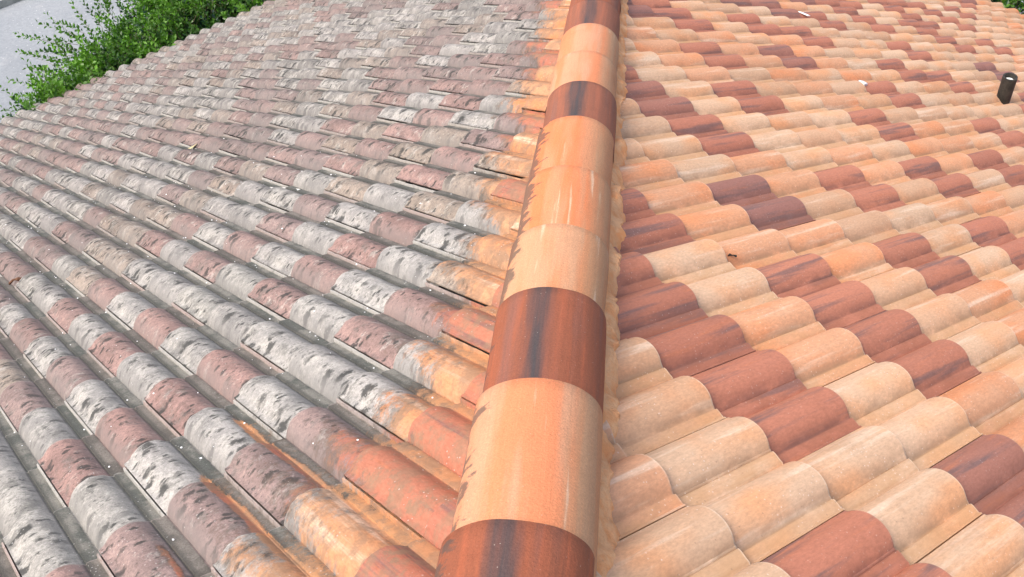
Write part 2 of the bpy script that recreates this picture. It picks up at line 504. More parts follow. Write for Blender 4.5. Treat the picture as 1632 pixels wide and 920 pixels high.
def pick(side, i, j):
    rnd = random.Random((i * 7919 + j * 104729 + (13 if side == 'l' else 57)) & 0xffffff)
    if side == 'r':
        k = OV_R.get((i, j)) or rnd.choices('TPCRD', (34, 22, 16, 22, 6))[0]
        c = rnd.choice(PAL[k])
        kind = 1.0 if k in 'RD' else 0.0
    else:
        k = OV_L.get((i, j)) or rnd.choices('WGKO', (20, 26, 38, 16))[0]
        c = rnd.choice(PALO[k])
        m_ = 0.50 * min(1, max(0, (i + 1) / 8))
        c = tuple(a_ * (1 - m_) + b_ * m_ for a_, b_ in zip(c, (0.185, 0.165, 0.157)))
        kind = 1.0 if k == 'K' else (0.5 if k == 'O' else 0.0)
    f = rnd.uniform(0.92, 1.08)
    own = rnd.choice([(0.40, 0.155, 0.10), (0.38, 0.145, 0.098)] if k == 'K' else [(0.47, 0.255, 0.145), (0.45, 0.235, 0.13)])
    return k, tuple(x * f for x in c), kind, own, rnd.uniform(0, 50)

XL_CLIP, XR_CLIP = -0.30, -0.10             # where the cut tiles end under the caps, plan x

def washed(s, r, top):
    x = q * (-s + r); y = q * (s + r)
    D = -1.27 - x
    thr = 0.95 + 1.35 * np.clip((11.5 - y) / 5.0, 0, 1) + 0.25 * np.sin(y * 1.7) * np.cos(y * 0.53 + 1)
    f = 1.0 - 0.55 * D / thr + 0.14 * top
    # strokes of the washing lance down three pans
    for (rr, s1, wd, amp) in ((3.22, 11.35, 0.085, 1.0), (2.22, 10.45, 0.075, 1.0), (1.12, 9.3, 0.05, 0.75)):
        g = amp * np.exp(-((r - rr - 0.03 * np.sin(s * 3.1)) / (wd * (1 + 0.4 * np.clip((10 - s) / 4, 0, 1)))) ** 2) * sstep(s1 + 0.15, s1 - 0.5, s)
        f = np.maximum(f, g)
        f = np.maximum(f, 0.32 * amp * np.exp(-((r - rr - 0.12) / 0.26) ** 2) * sstep(s1 + 0.2, s1 - 0.3, s))
    return np.clip(f, -0.6, 1.6)

def tile_arrays(side, i, j, nw, ns):
    """one double-roll tile: i course, j its left roll. returns V, F, attrs, kind"""
    sd_ = SIDE[side]
    s1 = i * EP + sd_['u']
    s0 = s1 - EP * 1.10
    rl = -(j + VL) if side == 'l' else (j + VR - ROLLW)
    k, tone, kind, own, seed = pick(side, i, j)
    rnd = random.Random(int(seed * 1e5))
    # samples across: dense on the curves
    w = np.unique(np.round(np.concatenate([
        np.linspace(0.0, 0.07, 3), np.linspace(0.07, ROLLW, nw), [0.75, 0.77, 0.785, 0.795, 0.82, 0.86, 0.92, 0.97, 1.0],
        1 + np.linspace(0.012, ROLLW, nw), [1.75, 1.77, 1.785, 1.795, 1.82, 1.86, 1.92, 1.935, 1.94, 1.949, 1.958, 1.983, 1.987, 2.03]]), 4))
    w = np.unique(w)
    hs = profile(w, side)
    tl = np.linspace(0, 1, ns)
    tl = np.r_[tl[:-1], 0.988, 1.0, 1.0]     # rounded nose
    ns += 1
    WW, TT = np.meshgrid(w, tl)
    H = np.tile(hs, (ns + 1, 1))
    ss = s0 + (s1 - s0) * TT
    skew = rnd.uniform(-0.012, 0.012); twist = rnd.uniform(-0.008, 0.008)
    dr = rnd.uniform(-0.006, 0.006)
    raised = RISE * (TT * 1.10 - 0.10)
    H = H + raised + rnd.uniform(-0.008, 0.012) + twist * (WW - 1)
    ss[-1] += 0.012; H[-1] -= 0.018          # small round-over at the nose
    ss[:] = ss + skew * (WW - 1) * TT
    if side == 'l' and ns > 8:
        for a in range(H.shape[0]):
            for b_ in range(H.shape[1]):
                H[a, b_] += 0.012 * mnoise.noise((a * 2.1 * 8 / ns + seed, w[b_] * 5.0, seed))
        jag = np.array([0.03 * mnoise.noise((x * 7, seed, 3.3)) + 0.02 * mnoise.noise((x * 19, seed, 1.3)) for x in w])
        ss[-1] += jag; ss[-2] += jag
    n_s, n_w = H.shape
    s_f, r_f, h_f = ss.ravel(), (rl + WW + dr).ravel(), H.ravel()
    # skirt: nose face and left edge face
    s_n, r_n = ss[-1], rl + w + dr
    s_f = np.r_[s_f, s_n - 0.004, ss[:, 0]]
    r_f = np.r_[r_f, r_n, np.full(n_s, rl + dr + 0.004)]
    h_f = np.r_[h_f, H[-1] - 0.095, H[:, 0] - 0.03]
    V = to_world(side, s_f, r_f, h_f)
    F = []
    idx = np.arange(n_s * n_w).reshape(n_s, n_w)
    a, b_, c, d = idx[:-1, :-1].ravel(), idx[:-1, 1:].ravel(), idx[1:, 1:].ravel(), idx[1:, :-1].ravel()
    F.append(np.c_[a, d, c, b_])
    o1 = n_s * n_w
    t0 = idx[-1]
    F.append(np.c_[t0[:-1], o1 + np.arange(n_w - 1), o1 + np.arange(1, n_w), t0[1:]])
    o2 = o1 + n_w
    l0 = idx[:, 0]
    F.append(np.c_[l0[:-1], o2 + np.arange(n_s - 1), o2 + np.arange(1, n_s), l0[1:]])
    F = np.concatenate(F)
    wf = np.r_[WW.ravel(), w, np.zeros(n_s)]
    f1 = np.where(wf >= 2, 1.0, np.mod(wf, 1.0))
    pan = sstep(0.73, 0.80, f1)
    pan = np.where(f1 < 0.05, 0.0, pan)
    top = np.clip(1 - np.abs(f1 / ROLLW * 2 - 1), 0, 1) * (f1 < ROLLW)
    n = len(V)
    tu = np.c_[s_f, wf + (i * 3.7 + j * 1.3) % 17, np.full(n, seed)]
    strip = np.zeros(n)
    if side == 'l':
        mid = (wf > 0.98) & (wf < 1.7)
        flank = np.where(mid, sstep(0.36, 0.02, f1), 0.25 * sstep(0.5, 0.77, f1) * (f1 <= ROLLW))
        flank = np.maximum(flank, np.where(f1 > 0.40, 0.85 * sstep(0.45, 0.77, f1) ** 1.5 * (f1 < 0.79), 0))
        flank = np.where((f1 > 0.73) & (f1 < 0.93), np.maximum(flank, 1.0 + sstep(0.73, 0.76, f1) * sstep(0.90, 0.77, f1)), flank)
        flank = np.where(wf > 1.985, 2.0, flank)
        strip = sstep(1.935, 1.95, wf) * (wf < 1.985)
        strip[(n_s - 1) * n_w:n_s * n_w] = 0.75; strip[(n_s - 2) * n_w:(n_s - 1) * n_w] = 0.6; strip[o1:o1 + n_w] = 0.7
        pan = np.where(wf > 1.945, 0.0, pan)
        prm = np.c_[pan, flank, washed(s_f, r_f, top)]
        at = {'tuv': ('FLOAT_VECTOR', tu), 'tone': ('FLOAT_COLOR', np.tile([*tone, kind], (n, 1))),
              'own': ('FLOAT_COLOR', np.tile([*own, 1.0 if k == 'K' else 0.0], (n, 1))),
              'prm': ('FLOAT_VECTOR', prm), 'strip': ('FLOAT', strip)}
    else:
        crease = np.where(f1 < 0.77, np.exp(-((f1 - 0.77) / 0.085) ** 2), np.exp(-((f1 - 0.77) / 0.025) ** 2))
        crease = np.maximum(crease, 0.6 * sstep(0.90, 0.99, f1))
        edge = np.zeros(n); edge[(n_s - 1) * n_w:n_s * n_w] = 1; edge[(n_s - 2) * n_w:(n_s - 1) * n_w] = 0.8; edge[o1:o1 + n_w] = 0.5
        prm = np.c_[pan, crease, edge]
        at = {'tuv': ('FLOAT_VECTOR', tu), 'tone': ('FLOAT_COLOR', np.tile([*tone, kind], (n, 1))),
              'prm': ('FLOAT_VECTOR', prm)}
    # cut at the hip
    x = V[:, 0] / U
    out = (x > XL_CLIP) if side == 'l' else (x < XR_CLIP)
    if out.all(): return None
    if out.any():
        keep = ~out[F].all(1)
        F = F[keep]
        lim = (XL_CLIP if side == 'l' else XR_CLIP) * U
        over = V[:, 0] - lim
        V[:, 0] = np.where(out, lim, V[:, 0])
        used = np.unique(F)
        mp = -np.ones(n, int); mp[used] = np.arange(len(used))
        V = V[used]; F = mp[F]
        at = {kk: (tt, np.asarray(aa)[used]) for kk, (tt, aa) in at.items()}
        if len(F) == 0: return None
    return V, F, at, k

ROOF = empty('tiled_roof', (0, 0, 0))
ROOF['kind'] = 'thing'
tag(ROOF, 'hip roof of clay tiles, dirty grey left slope, clean orange and red right slope', 'roof')

# underlay boards below the tiles, out to the eaves
def plane_piece(name, side, s0, s1, r0, r1, h0, h1, mat, parent, xclip=None):
    bm = bmesh.new()
    s_ = np.array([s0, s1, s1, s0] * 2, float); r_ = np.array([r0, r0, r1, r1] * 2, float); h_ = np.array([h0] * 4 + [h1] * 4, float)
    v = [bm.verts.new(p) for p in to_world(side, s_, r_, h_)]
    for f in ((3, 2, 1, 0), (4, 5, 6, 7), (0, 1, 5, 4), (1, 2, 6, 5), (2, 3, 7, 6), (3, 0, 4, 7)):
        bm.faces.new([v[a] for a in f])
    if xclip is not None:
        g = bm.verts[:] + bm.edges[:] + bm.faces[:]
        res = bmesh.ops.bisect_plane(bm, geom=g, plane_co=(xclip * U, 0, 0), plane_no=(1 if side == 'l' else -1, 0, 0), clear_outer=True)
        bmesh.ops.holes_fill(bm, edges=[e for e in bm.edges if e.is_boundary])
    bmesh.ops.recalc_face_normals(bm, faces=bm.faces[:])
    me = bpy.data.meshes.new(name); bm.to_mesh(me); bm.free()
    me.materials.append(mat)
    o = bpy.data.objects.new(name, me); COL.objects.link(o); o.parent = parent
    return o
S_EL, S_ER = IE['l'] * EP + UL, IE['r'] * EP + UR


def build_slope(side, mat, label, tilelabel):
    cand = []
    for i in range(-9, IE[side] + 1):
        for j in range(-34, 22):
            if side == 'l' and (i + j) % 2: continue
            if side == 'r' and (i + j) % 2 == 0: continue
            sdd = SIDE[side]
            s = i * EP + sdd['u'] - EP * 0.5
            rl = (-(j + VL) if side == 'l' else (j + VR - ROLLW)) + 1
            c = to_world(side, np.array([s, s + EP * .5, s - EP * .5, s, s]), np.array([rl, rl, rl, rl - 1, rl + 1]), np.zeros(5))
            x = c[:, 0] / U
            if side == 'l' and x.min() > XL_CLIP: continue
            if side == 'r' and x.max() < XR_CLIP: continue
            if c[:, 1].max() / U < -1.5: continue
            p, z = proj(c)
            if (z < 0.5).any(): continue
            if p[:, 0].max() < -420 or p[:, 0].min() > 2050 or p[:, 1].max() < -260 or p[:, 1].min() > 1500: continue
            size = np.ptp(p[:, 0]) * np.ptp(p[:, 1])
            # part in frame and not under the caps
            cx, cy = p[0]
            inx = max(0, min(1632, p[:, 0].max()) - max(0, p[:, 0].min())) / max(1, np.ptp(p[:, 0]))
            iny = max(0, min(920, p[:, 1].max()) - max(0, p[:, 1].min())) / max(1, np.ptp(p[:, 1]))
            vis = inx * iny
            if side == 'l': vis *= np.clip((-1.27 - (x.mean() - 0.4)) / 1.2, 0, 1)
            else: vis *= np.clip((x.mean() + 0.4 - 0.25) / 1.2, 0, 1)
            cand.append((size * vis, i, j, z.mean()))
    cand.sort(reverse=True)
    V, F, AT, n = [], [], {}, 0
    rest = cand[100:]
    for sc, i, j, z in rest:
        nw = 11 if z < 30 else 8
        r = tile_arrays(side, i, j, nw, 4)
        if r is None: continue
        v, f, at, k = r
        V.append(v); F.append(f + n); n += len(v)
        for kk, (tt, aa) in at.items(): AT.setdefault(kk, (tt, []))[1].append(np.asarray(aa))
    AT = {kk: (tt, np.concatenate(aa)) for kk, (tt, aa) in AT.items()}
    if side == 'l':
        base = plane_piece('roof_slope', 'l', -4, S_EL - 0.5, -22, S_ER + 1, -0.35, -0.04, M_UNDER, ROOF, -0.02)
    else:
        base = plane_piece('roof_slope', 'r', -4, S_ER - 0.5, -S_EL - 1, 22, -0.35, -0.04, M_UNDER, ROOF, 0.02)
    rest_o = make_mesh('tile_field', np.concatenate(V), np.concatenate(F), mat, AT, parent=base)
    rest_o['kind'] = 'stuff'
    base['label'] = label
    cnt = 0
    for sc, i, j, z in cand[:100]:
        nw = 22 if z < 14 else 15
        ns = (22 if z < 14 else 14) if side == 'l' else 5
        r = tile_arrays(side, i, j, nw, ns)
        if r is None: continue
        v, f, at, k = r
        o = make_mesh('roof_tile', v, f, mat, at, parent=base)
        o['label'] = '%s double-roll roof tile on the %s slope' % (WORD[k], 'weathered' if side == 'l' else 'clean')
        cnt += 1
    print(side, 'tiles', len(cand), 'single', cnt)
    return cand

CL = build_slope('l', M_OLD, 'weathered left slope, grey with lichen and soot', '')
CR = build_slope('r', M_CLEAN, 'clean right slope, tan, cream and rust-red', '')

# ------------------------------------------------------------------ hip caps
OC, HC = -0.514, 0.0                         # caps sit a little left of the hip line
SQ = T * q                                   # fall of the hip per plan unit
LIGHT_A, LIGHT_B, LIGHT_C = (0.64, 0.335, 0.205), (0.65, 0.30, 0.16), (0.61, 0.345, 0.205)
RUST_A, RUST_B = (0.285, 0.092, 0.048), (0.28, 0.105, 0.064)
noses = [(3.2, 'rust', RUST_A), (5.66, 'rust', RUST_A), (8.14, 'pale', LIGHT_A), (10.4, 'rust', RUST_A), (12.48, 'pale', LIGHT_C), (14.95, 'orange', LIGHT_B),
         (17.64, 'orange', LIGHT_B), (20.0, 'rust', RUST_B), (22.5, 'pale', LIGHT_A), (25.19, 'pale', LIGHT_A), (28.0, 'rust', RUST_B), (30.6, 'rust', RUST_A), (33.1, 'pale', LIGHT_C), (35.6, 'orange', LIGHT_B), (38.1, 'rust', RUST_B), (40.6, 'pale', LIGHT_A), (43.1, 'rust', RUST_A)]
# a nose at y is the far end of the cap that reaches from the previous nose (nearer) down to y
CAPLAB = {5.66: 'dark rust hip cap with slate-blue band, nearest the camera at the bottom edge',
          8.14: 'wide pale peach hip cap between the two nearest dark caps',
          10.4: 'dark rust hip cap halfway along the hip, slate-blue band on its crown',
          12.48: 'pale tan hip cap just below the middle dark cap, soot on its left flank',
          14.95: 'orange hip cap with sooty left flank and a faint joint',
          17.64: 'orange hip cap with a pale scratch line, just above a dark cap',
          20.0: 'short-looking dark rust hip cap between orange and pale caps further down',
          22.5: 'pale hip cap below the second dark band', 25.19: 'pale hip cap next to the farthest dark cap',
          28.0: 'dark rust hip cap at the top edge of the picture'}
HW0, HH0 = 0.775, 0.74
def hip_top(y): return -SQ * y
capz = HC
def add_cap(yn, ln, kindname, tone, seed, dirt_shade):
    """cap whose nose is at plan y=yn; it runs back uphill by ln (plan) plus the lap"""
    y0 = yn - ln - 0.42
    ny, na = 14, 33
    ys = np.linspace(y0, yn, ny)
    ys = np.r_[ys, yn]
    a = np.linspace(-1, 1, na)
    V, tu, dr = [], [], []
    rc_ = random.Random(seed); ox, yaw = rc_.uniform(-0.022, 0.022), rc_.uniform(-0.012, 0.012)
    for m, y in enumerate(ys):
        f = (y - y0) / (yn - y0)
        hw = HW0 * (0.975 + 0.035 * f); hh = HH0 * (0.965 + 0.03 * f) 
        lift = 0.01 + 0.10 * f
        if m == ny: hw -= 0.012; hh -= 0.014
        for x in a:
            th = x * math.pi / 2 * 1.0
            X = hw * math.sin(th)
            Z = hh * math.cos(th) ** 0.92 if abs(x) < 1 else 0.0
            V.append((OC + ox + yaw * (y - yn) + X, y + 0.012 * mnoise.noise((x * 3, seed, 1)) * (m >= ny - 1) + (0.012 if m == ny else 0), hip_top(y) + HC + 0.40 + Z - 0.40 * 0 + lift))
            tu.append((y, x, seed)); dr.append(dirt_shade * 1.5 * max(0, (-x - 0.18) / 0.7))
        # straight skirts
    n_y = len(ys)
    V = np.array(V).reshape(n_y, na, 3); tu = np.array(tu).reshape(n_y, na, 3); dr = np.array(dr).reshape(n_y, na)
    L0 = V[:, :1].copy(); L0[:, :, 2] -= 0.42; R0 = V[:, -1:].copy(); R0[:, :, 2] -= 0.42
    V = np.concatenate([L0, V, R0], 1)
    tu = np.concatenate([tu[:, :1], tu, tu[:, -1:]], 1); dr = np.concatenate([dr[:, :1], dr, dr[:, -1:]], 1)
    na += 2
    # nose thickness ring
    ring = V[-1].copy()
    cxy = np.array([OC, 0, hip_top(yn) + HC + 0.35])
    dirv = ring - np.array([OC, yn, hip_top(yn) + HC + 0.35]); dirv[:, 1] = 0
    ring = ring - dirv / np.linalg.norm(dirv, axis=1)[:, None] * 0.085
    ring2 = ring.copy(); ring2[:, 1] -= 0.5; ring2[:, 2] += SQ * 0.5
    V = np.concatenate([V, ring[None], ring2[None]], 0)
    tu = np.concatenate([tu, tu[-1:], tu[-1:]], 0); dr = np.concatenate([dr, dr[-1:], dr[-1:]], 0)
    ns_ = V.shape[0]
    idx = np.arange(ns_ * na).reshape(ns_, na)
    F = np.c_[idx[:-1, :-1].ravel(), idx[:-1, 1:].ravel(), idx[1:, 1:].ravel(), idx[1:, :-1].ravel()]
    n = ns_ * na
    kind = 1.0 if kindname == 'rust' else 0.0
    o = make_mesh('ridge_tile', V.reshape(-1, 3) * U, F, M_CAP, {
        'tuv': ('FLOAT_VECTOR', tu.reshape(-1, 3)), 'tone': ('FLOAT_COLOR', np.tile([*tone, kind], (n, 1))),
        'dirt_shade': ('FLOAT', dr.ravel())}, parent=ROOF)
    if yn in CAPLAB: o['label'] = CAPLAB[yn]
    return o
prev = 0.7
for m, (y, kn, tone) in enumerate(noses):
    dirt_shade = {8.14: 0.62, 12.48: 0.85, 14.95: 0.95, 17.64: 0.95, 5.66: 0.6, 10.4: 0.4}.get(y, 0.3)
    add_cap(y, y - prev, kn, tone, m * 7.31 + 2, dirt_shade)
    prev = y

# ------------------------------------------------------------------ mortar bedding each side of the caps
def cap_base_z(y): return hip_top(y) + HC + 0.40 - 0.16
def mortar(side, ybeg, yend, name, step=0.045):
    ys = np.arange(ybeg, yend, step)
    rows = []
    K = 8
    sgn = 1 if side == 'r' else -1
    for y in ys:
        xin = OC + sgn * (HW0 * 0.95)
        n1 = mnoise.noise((y * 1.1, 5.5 * sgn, 0)); n2 = mnoise.noise((y * 4.3, 1.5 * sgn, 4)); n3 = mnoise.noise((y * 11, 2.5, 8 * sgn))
        wid = (0.20 if side == 'r' else 0.035) + (0.11 * n1 + 0.07 * n2 + 0.03 * n3) * (1 if side == 'r' else 0.5)
        wid = max(0.03, wid)
        xout = OC + sgn * (HW0 * 1.0 + wid)
        d, r = SIDE[side]['d'], SIDE[side]['r']
        row = []
        for k in range(K + 1):
            f = k / K
            x = xin + (xout - xin) * f
            P = np.array([x, y])
            s_, r_ = P @ d, P @ r
            # solve slope-plane coordinates of a point seen from above
            h = float(surf_h(side, np.array([s_]), np.array([r_]))[0])
            zs = -T * s_ + h / CS + DZ
            ztop = cap_base_z(y) + 0.05 * n2
            zz = zs + max(0, ztop - zs) * (1 - f) ** 1.6 + 0.035 * (1 - f) + 0.03 * math.sin(f * math.pi) * (1 + 1.5 * mnoise.noise((x * 4, y * 3, 3)))
            if k == K - 1: zz = max(zz, zs + 0.035)
            if k == K: zz = zs - 0.06
            row.append((x + 0.02 * mnoise.noise((y * 9, k * .5, 2)), y, zz))
        rows.append(row)
    V = np.array(rows)
    idx = np.arange(V.shape[0] * V.shape[1]).reshape(V.shape[:2])
    F = np.c_[idx[:-1, :-1].ravel(), idx[:-1, 1:].ravel(), idx[1:, 1:].ravel(), idx[1:, :-1].ravel()]
    if side == 'r': F = F[:, ::-1]
    o = make_mesh(name, V.reshape(-1, 3) * U, F, M_MORT, parent=ROOF)
    return o
mortar('r', 1.0, 42, 'mortar_bed')['label'] = 'ragged orange mortar bed along the right of the hip caps'
mortar('l', 1.0, 42, 'mortar_bed')['label'] = 'thin mortar line along the left of the hip caps'

# ------------------------------------------------------------------ ground
ZE = -T * S_EL * U                            # eave height
ZG = -49.4 * U
def sheet(name, pts, z, mat, kind='structure', th=None):
    bm = bmesh.new()
    v = [bm.verts.new((x, y, z)) for x, y in pts]
    f = bm.faces.new(v)
    if f.normal.z < 0: bmesh.ops.reverse_faces(bm, faces=[f])
    bm.normal_update()
    if f.normal.z < 0: bmesh.ops.reverse_faces(bm, faces=[f])
    if th:
        r_ = bmesh.ops.extrude_face_region(bm, geom=[f])
        bmesh.ops.translate(bm, verts=[e for e in r_['geom'] if isinstance(e, bmesh.types.BMVert)], vec=(0, 0, th))
        bmesh.ops.recalc_face_normals(bm, faces=bm.faces[:])
    me = bpy.data.meshes.new(name); bm.to_mesh(me); bm.free()
    me.materials.append(mat)
    o = bpy.data.objects.new(name, me); COL.objects.link(o)
    if kind: o['kind'] = kind
    return o
def pl(s, r, side='l'):
    sdd = SIDE[side]
    P = (s * sdd['d'] + r * sdd['r']) * U
    return float(P[0]), float(P[1])
sheet('ground', [(-400, -400), (400, -400), (400, 400), (-400, 400)], ZG - 0.012, M_GROUND)
RC = S_ER + 6                                 # r of the roof corner on the left slope, roughly
sheet('pavement', [pl(-60, -120), pl(112.0, -120), pl(112.0, 260), pl(-60, 260)], ZG, M_PAVE)
sheet('verge', [pl(112.6, -120), pl(160, -120), pl(160, 260), pl(112.6, 260)], ZG + 0.02, M_KERB)
sheet('kerb', [pl(112.0, -120), pl(112.6, -120), pl(112.6, 260), pl(112.0, 260)], ZG, M_KERB, th=0.12)
sheet('planting_bed', [pl(61.5, -30), pl(72, -30), pl(72, 80), pl(61.5, 80)], ZG + 0.006, M_GROUND)

# house walls and fascia under the eaves: one box whose corner is under the roof corner
def wall(name, p0, p1, z0, z1, th, mat):
    p0, p1 = np.array(p0), np.array(p1)
    d = (p1 - p0) / np.linalg.norm(p1 - p0); n = np.array([-d[1], d[0]]) * th
    bm = bmesh.new()
    v = [bm.verts.new((*p, z)) for z in (z0, z1) for p in (p0, p1, p1 + n, p0 + n)]
    for f in ((3, 2, 1, 0), (4, 5, 6, 7), (0, 1, 5, 4), (1, 2, 6, 5), (2, 3, 7, 6), (3, 0, 4, 7)): bm.faces.new([v[a] for a in f])
    bmesh.ops.recalc_face_normals(bm, faces=bm.faces[:])
    me = bpy.data.meshes.new(name); bm.to_mesh(me); bm.free(); me.materials.append(mat)
    o = bpy.data.objects.new(name, me); COL.objects.link(o); o.parent = ROOF
    return o
wall('fascia', pl(S_EL - 0.9, -22), pl(S_EL - 0.9, S_ER - 1), ZE - 0.22, ZE - 0.04, 0.03, M_STUCCO)
wall('fascia', pl(S_ER - 0.9, 22, 'r'), pl(S_ER - 0.9, -S_EL + 1, 'r'), ZE - 0.16, ZE + 0.02, 0.03, M_STUCCO)
wall('house_wall', pl(S_EL - 4.5, -22), pl(S_EL - 4.5, S_ER - 5), ZG, ZE - 0.05, 0.2, M_STUCCO)
wall('house_wall', pl(S_ER - 4.5, 22, 'r'), pl(S_ER - 4.5, -S_EL + 5, 'r'), ZG, ZE - 0.05, 0.2, M_STUCCO)

# ------------------------------------------------------------------ shrubs
def shrub(name, side, r0, r1, smax_fn, ztop_fn, n_twig, seed, label, group, extra=()):
    """hedge of leafy twigs; r runs along the eave, s outwards"""
    rng = np.random.default_rng(seed)
    root = empty(name, (*pl(S_EL if side == 'l' else S_ER, (r0 + r1) / 2, side), ZG))
    tag(root, label, 'shrub', group)
    sdd = SIDE[side]; d3 = np.array([*sdd['d'], 0]); r3 = np.array([*sdd['r'], 0])
    s_in = (S_EL if side == 'l' else S_ER) - 1.2
    P0, DIR, LEN, BR = [], [], [], []
    while len(P0) < n_twig:
        r = rng.uniform(r0, r1); sm = smax_fn(r) - 1.0; zt = ztop_fn(r)
        if sm <= s_in + 0.3 and rng.random() < 0.7: continue
        f = rng.random() ** 0.7
        s = s_in + (sm - s_in) * f
        # top surface of the hedge, lumpy
        lump = mnoise.noise((r * 0.35, s * 0.35, seed)) * 1.5 + mnoise.noise((r * 0.9, s * 0.9, seed + 5)) * 0.8
        depth = rng.random() ** 1.6 * 6.0
        z = zt + lump - 2.6 * max(0, f - 0.45) ** 1.3 - depth
        P = (s * d3 + r * r3); P[2] = z
        dirn = np.array([0, 0, 1.0]) * rng.uniform(0.35, 1.1) + d3 * rng.normal(0.15 + 0.9 * f ** 2, 0.45) + r3 * rng.normal(-0.15, 0.5)
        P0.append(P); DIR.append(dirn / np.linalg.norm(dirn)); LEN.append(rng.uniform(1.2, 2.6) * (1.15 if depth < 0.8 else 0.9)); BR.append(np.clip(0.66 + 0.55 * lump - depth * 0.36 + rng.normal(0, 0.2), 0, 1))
    for (rr, ss_, zz, dd) in extra:             # long separate shoots that give the outline
        P = ss_ * d3 + rr * r3; P[2] = zz
        v = dd[0] * d3 + dd[1] * r3 + np.array([0, 0, dd[2]])
        L = np.linalg.norm(v)
        P0.append(P); DIR.append(v / L); LEN.append(L); BR.append(rng.uniform(0.4, 0.9))
    V, F, C = [], [], []
    SV, SF = [], []
    n = 0; sn = 0
    for P, D, L, br in zip(P0, DIR, LEN, BR):
        side_v = np.cross(D, rng.normal(size=3)); side_v /= np.linalg.norm(side_v)
        up_v = np.cross(side_v, D)
        cnt = int(6 + L * 6.5)
        ts = np.linspace(0.12, 1, cnt)
        bend = rng.normal(0, 0.18, 3)
        pts = P + np.outer(ts, D * L) + np.outer(ts ** 2, bend * L)
        # stem
        w = 0.018
        tri = [P + side_v * w, P - side_v * w * .5 + up_v * w, P - side_v * w * .5 - up_v * w, pts[-1]]
        SV += tri; SF += [(sn, sn + 1, sn + 3), (sn + 1, sn + 2, sn + 3), (sn + 2, sn, sn + 3)]; sn += 4
        ang = np.arange(cnt) * 2.4 + rng.uniform(0, 6)
        for k in range(cnt):
            out = math.cos(ang[k]) * side_v + math.sin(ang[k]) * up_v
            lf = D * rng.uniform(0.35, 0.9) + out * rng.uniform(0.7, 1.0)
            lf[2] += 0.15
            lf /= np.linalg.norm(lf)
            nrm = np.cross(lf, np.cross(D + rng.normal(0, .35, 3), lf)); nrm /= (np.linalg.norm(nrm) + 1e-9)
            wv = np.cross(lf, nrm)
            ll = rng.uniform(0.32, 0.46) * (1 - 0.2 * ts[k]); wd = ll * rng.uniform(0.27, 0.36)
            b0 = pts[k]
            mid = b0 + lf * ll * 0.5
            cup = nrm * ll * 0.08
            V += [b0, mid + wv * wd + cup, b0 + lf * ll * 1.0, mid - wv * wd + cup, b0 + lf * ll * 0.5 - cup * 0.3]
            F += [(n, n + 1, n + 4), (n + 1, n + 2, n + 4), (n + 2, n + 3, n + 4), (n + 3, n, n + 4)]
            n += 5
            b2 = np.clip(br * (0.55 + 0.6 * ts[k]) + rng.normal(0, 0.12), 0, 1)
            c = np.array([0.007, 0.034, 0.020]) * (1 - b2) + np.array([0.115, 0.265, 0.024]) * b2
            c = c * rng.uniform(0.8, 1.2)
            C += [np.r_[c, 1]] * 5
    V = np.array(V) * U; SV = np.array(SV) * U
    off = np.array(root.location)
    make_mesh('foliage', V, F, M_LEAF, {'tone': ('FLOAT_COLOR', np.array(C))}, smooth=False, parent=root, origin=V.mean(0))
    # woody stems from the ground
    bm = bmesh.new()
    k = 0
    for r in np.arange(r0 + 1.5, r1 - 0.5, 3.2):
        for m in range(2):
            rr = r + rng.uniform(-0.8, 0.8); s = s_in + rng.uniform(1.0, 4.0)
            p = (s * d3 + rr * r3) * U; p[2] = ZG - 0.03
            top = ((s + rng.uniform(-0.5, 2.0)) * d3 + (rr + rng.uniform(-1.5, 1.5)) * r3) * U; top[2] = (ztop_fn(rr) - 4) * U
            segs = 6; ring_prev = None
            for g in range(segs + 1):
                f = g / segs
                c = p * (1 - f) + top * f + rng.normal(0, 0.02, 3) * (g > 0)
                rad = 0.022 * (1 - 0.6 * f)
                ring = [bm.verts.new((c[0] + rad * math.cos(a), c[1] + rad * math.sin(a), c[2])) for a in np.linspace(0, 2 * math.pi, 6, endpoint=False)]
                if ring_prev:
                    for a in range(6): bm.faces.new((ring_prev[a], ring_prev[(a + 1) % 6], ring[(a + 1) % 6], ring[a]))
                ring_prev = ring
    v0 = len(bm.verts)
    vs = [bm.verts.new(p) for p in SV]
    for f in SF: bm.faces.new([vs[a] for a in f])
    me = bpy.data.meshes.new('stem'); bm.to_mesh(me); bm.free(); me.materials.append(M_BARK)
    o = bpy.data.objects.new('stem', me); COL.objects.link(o); o.parent = root
    o.location = -Vector(root.location)
    return root

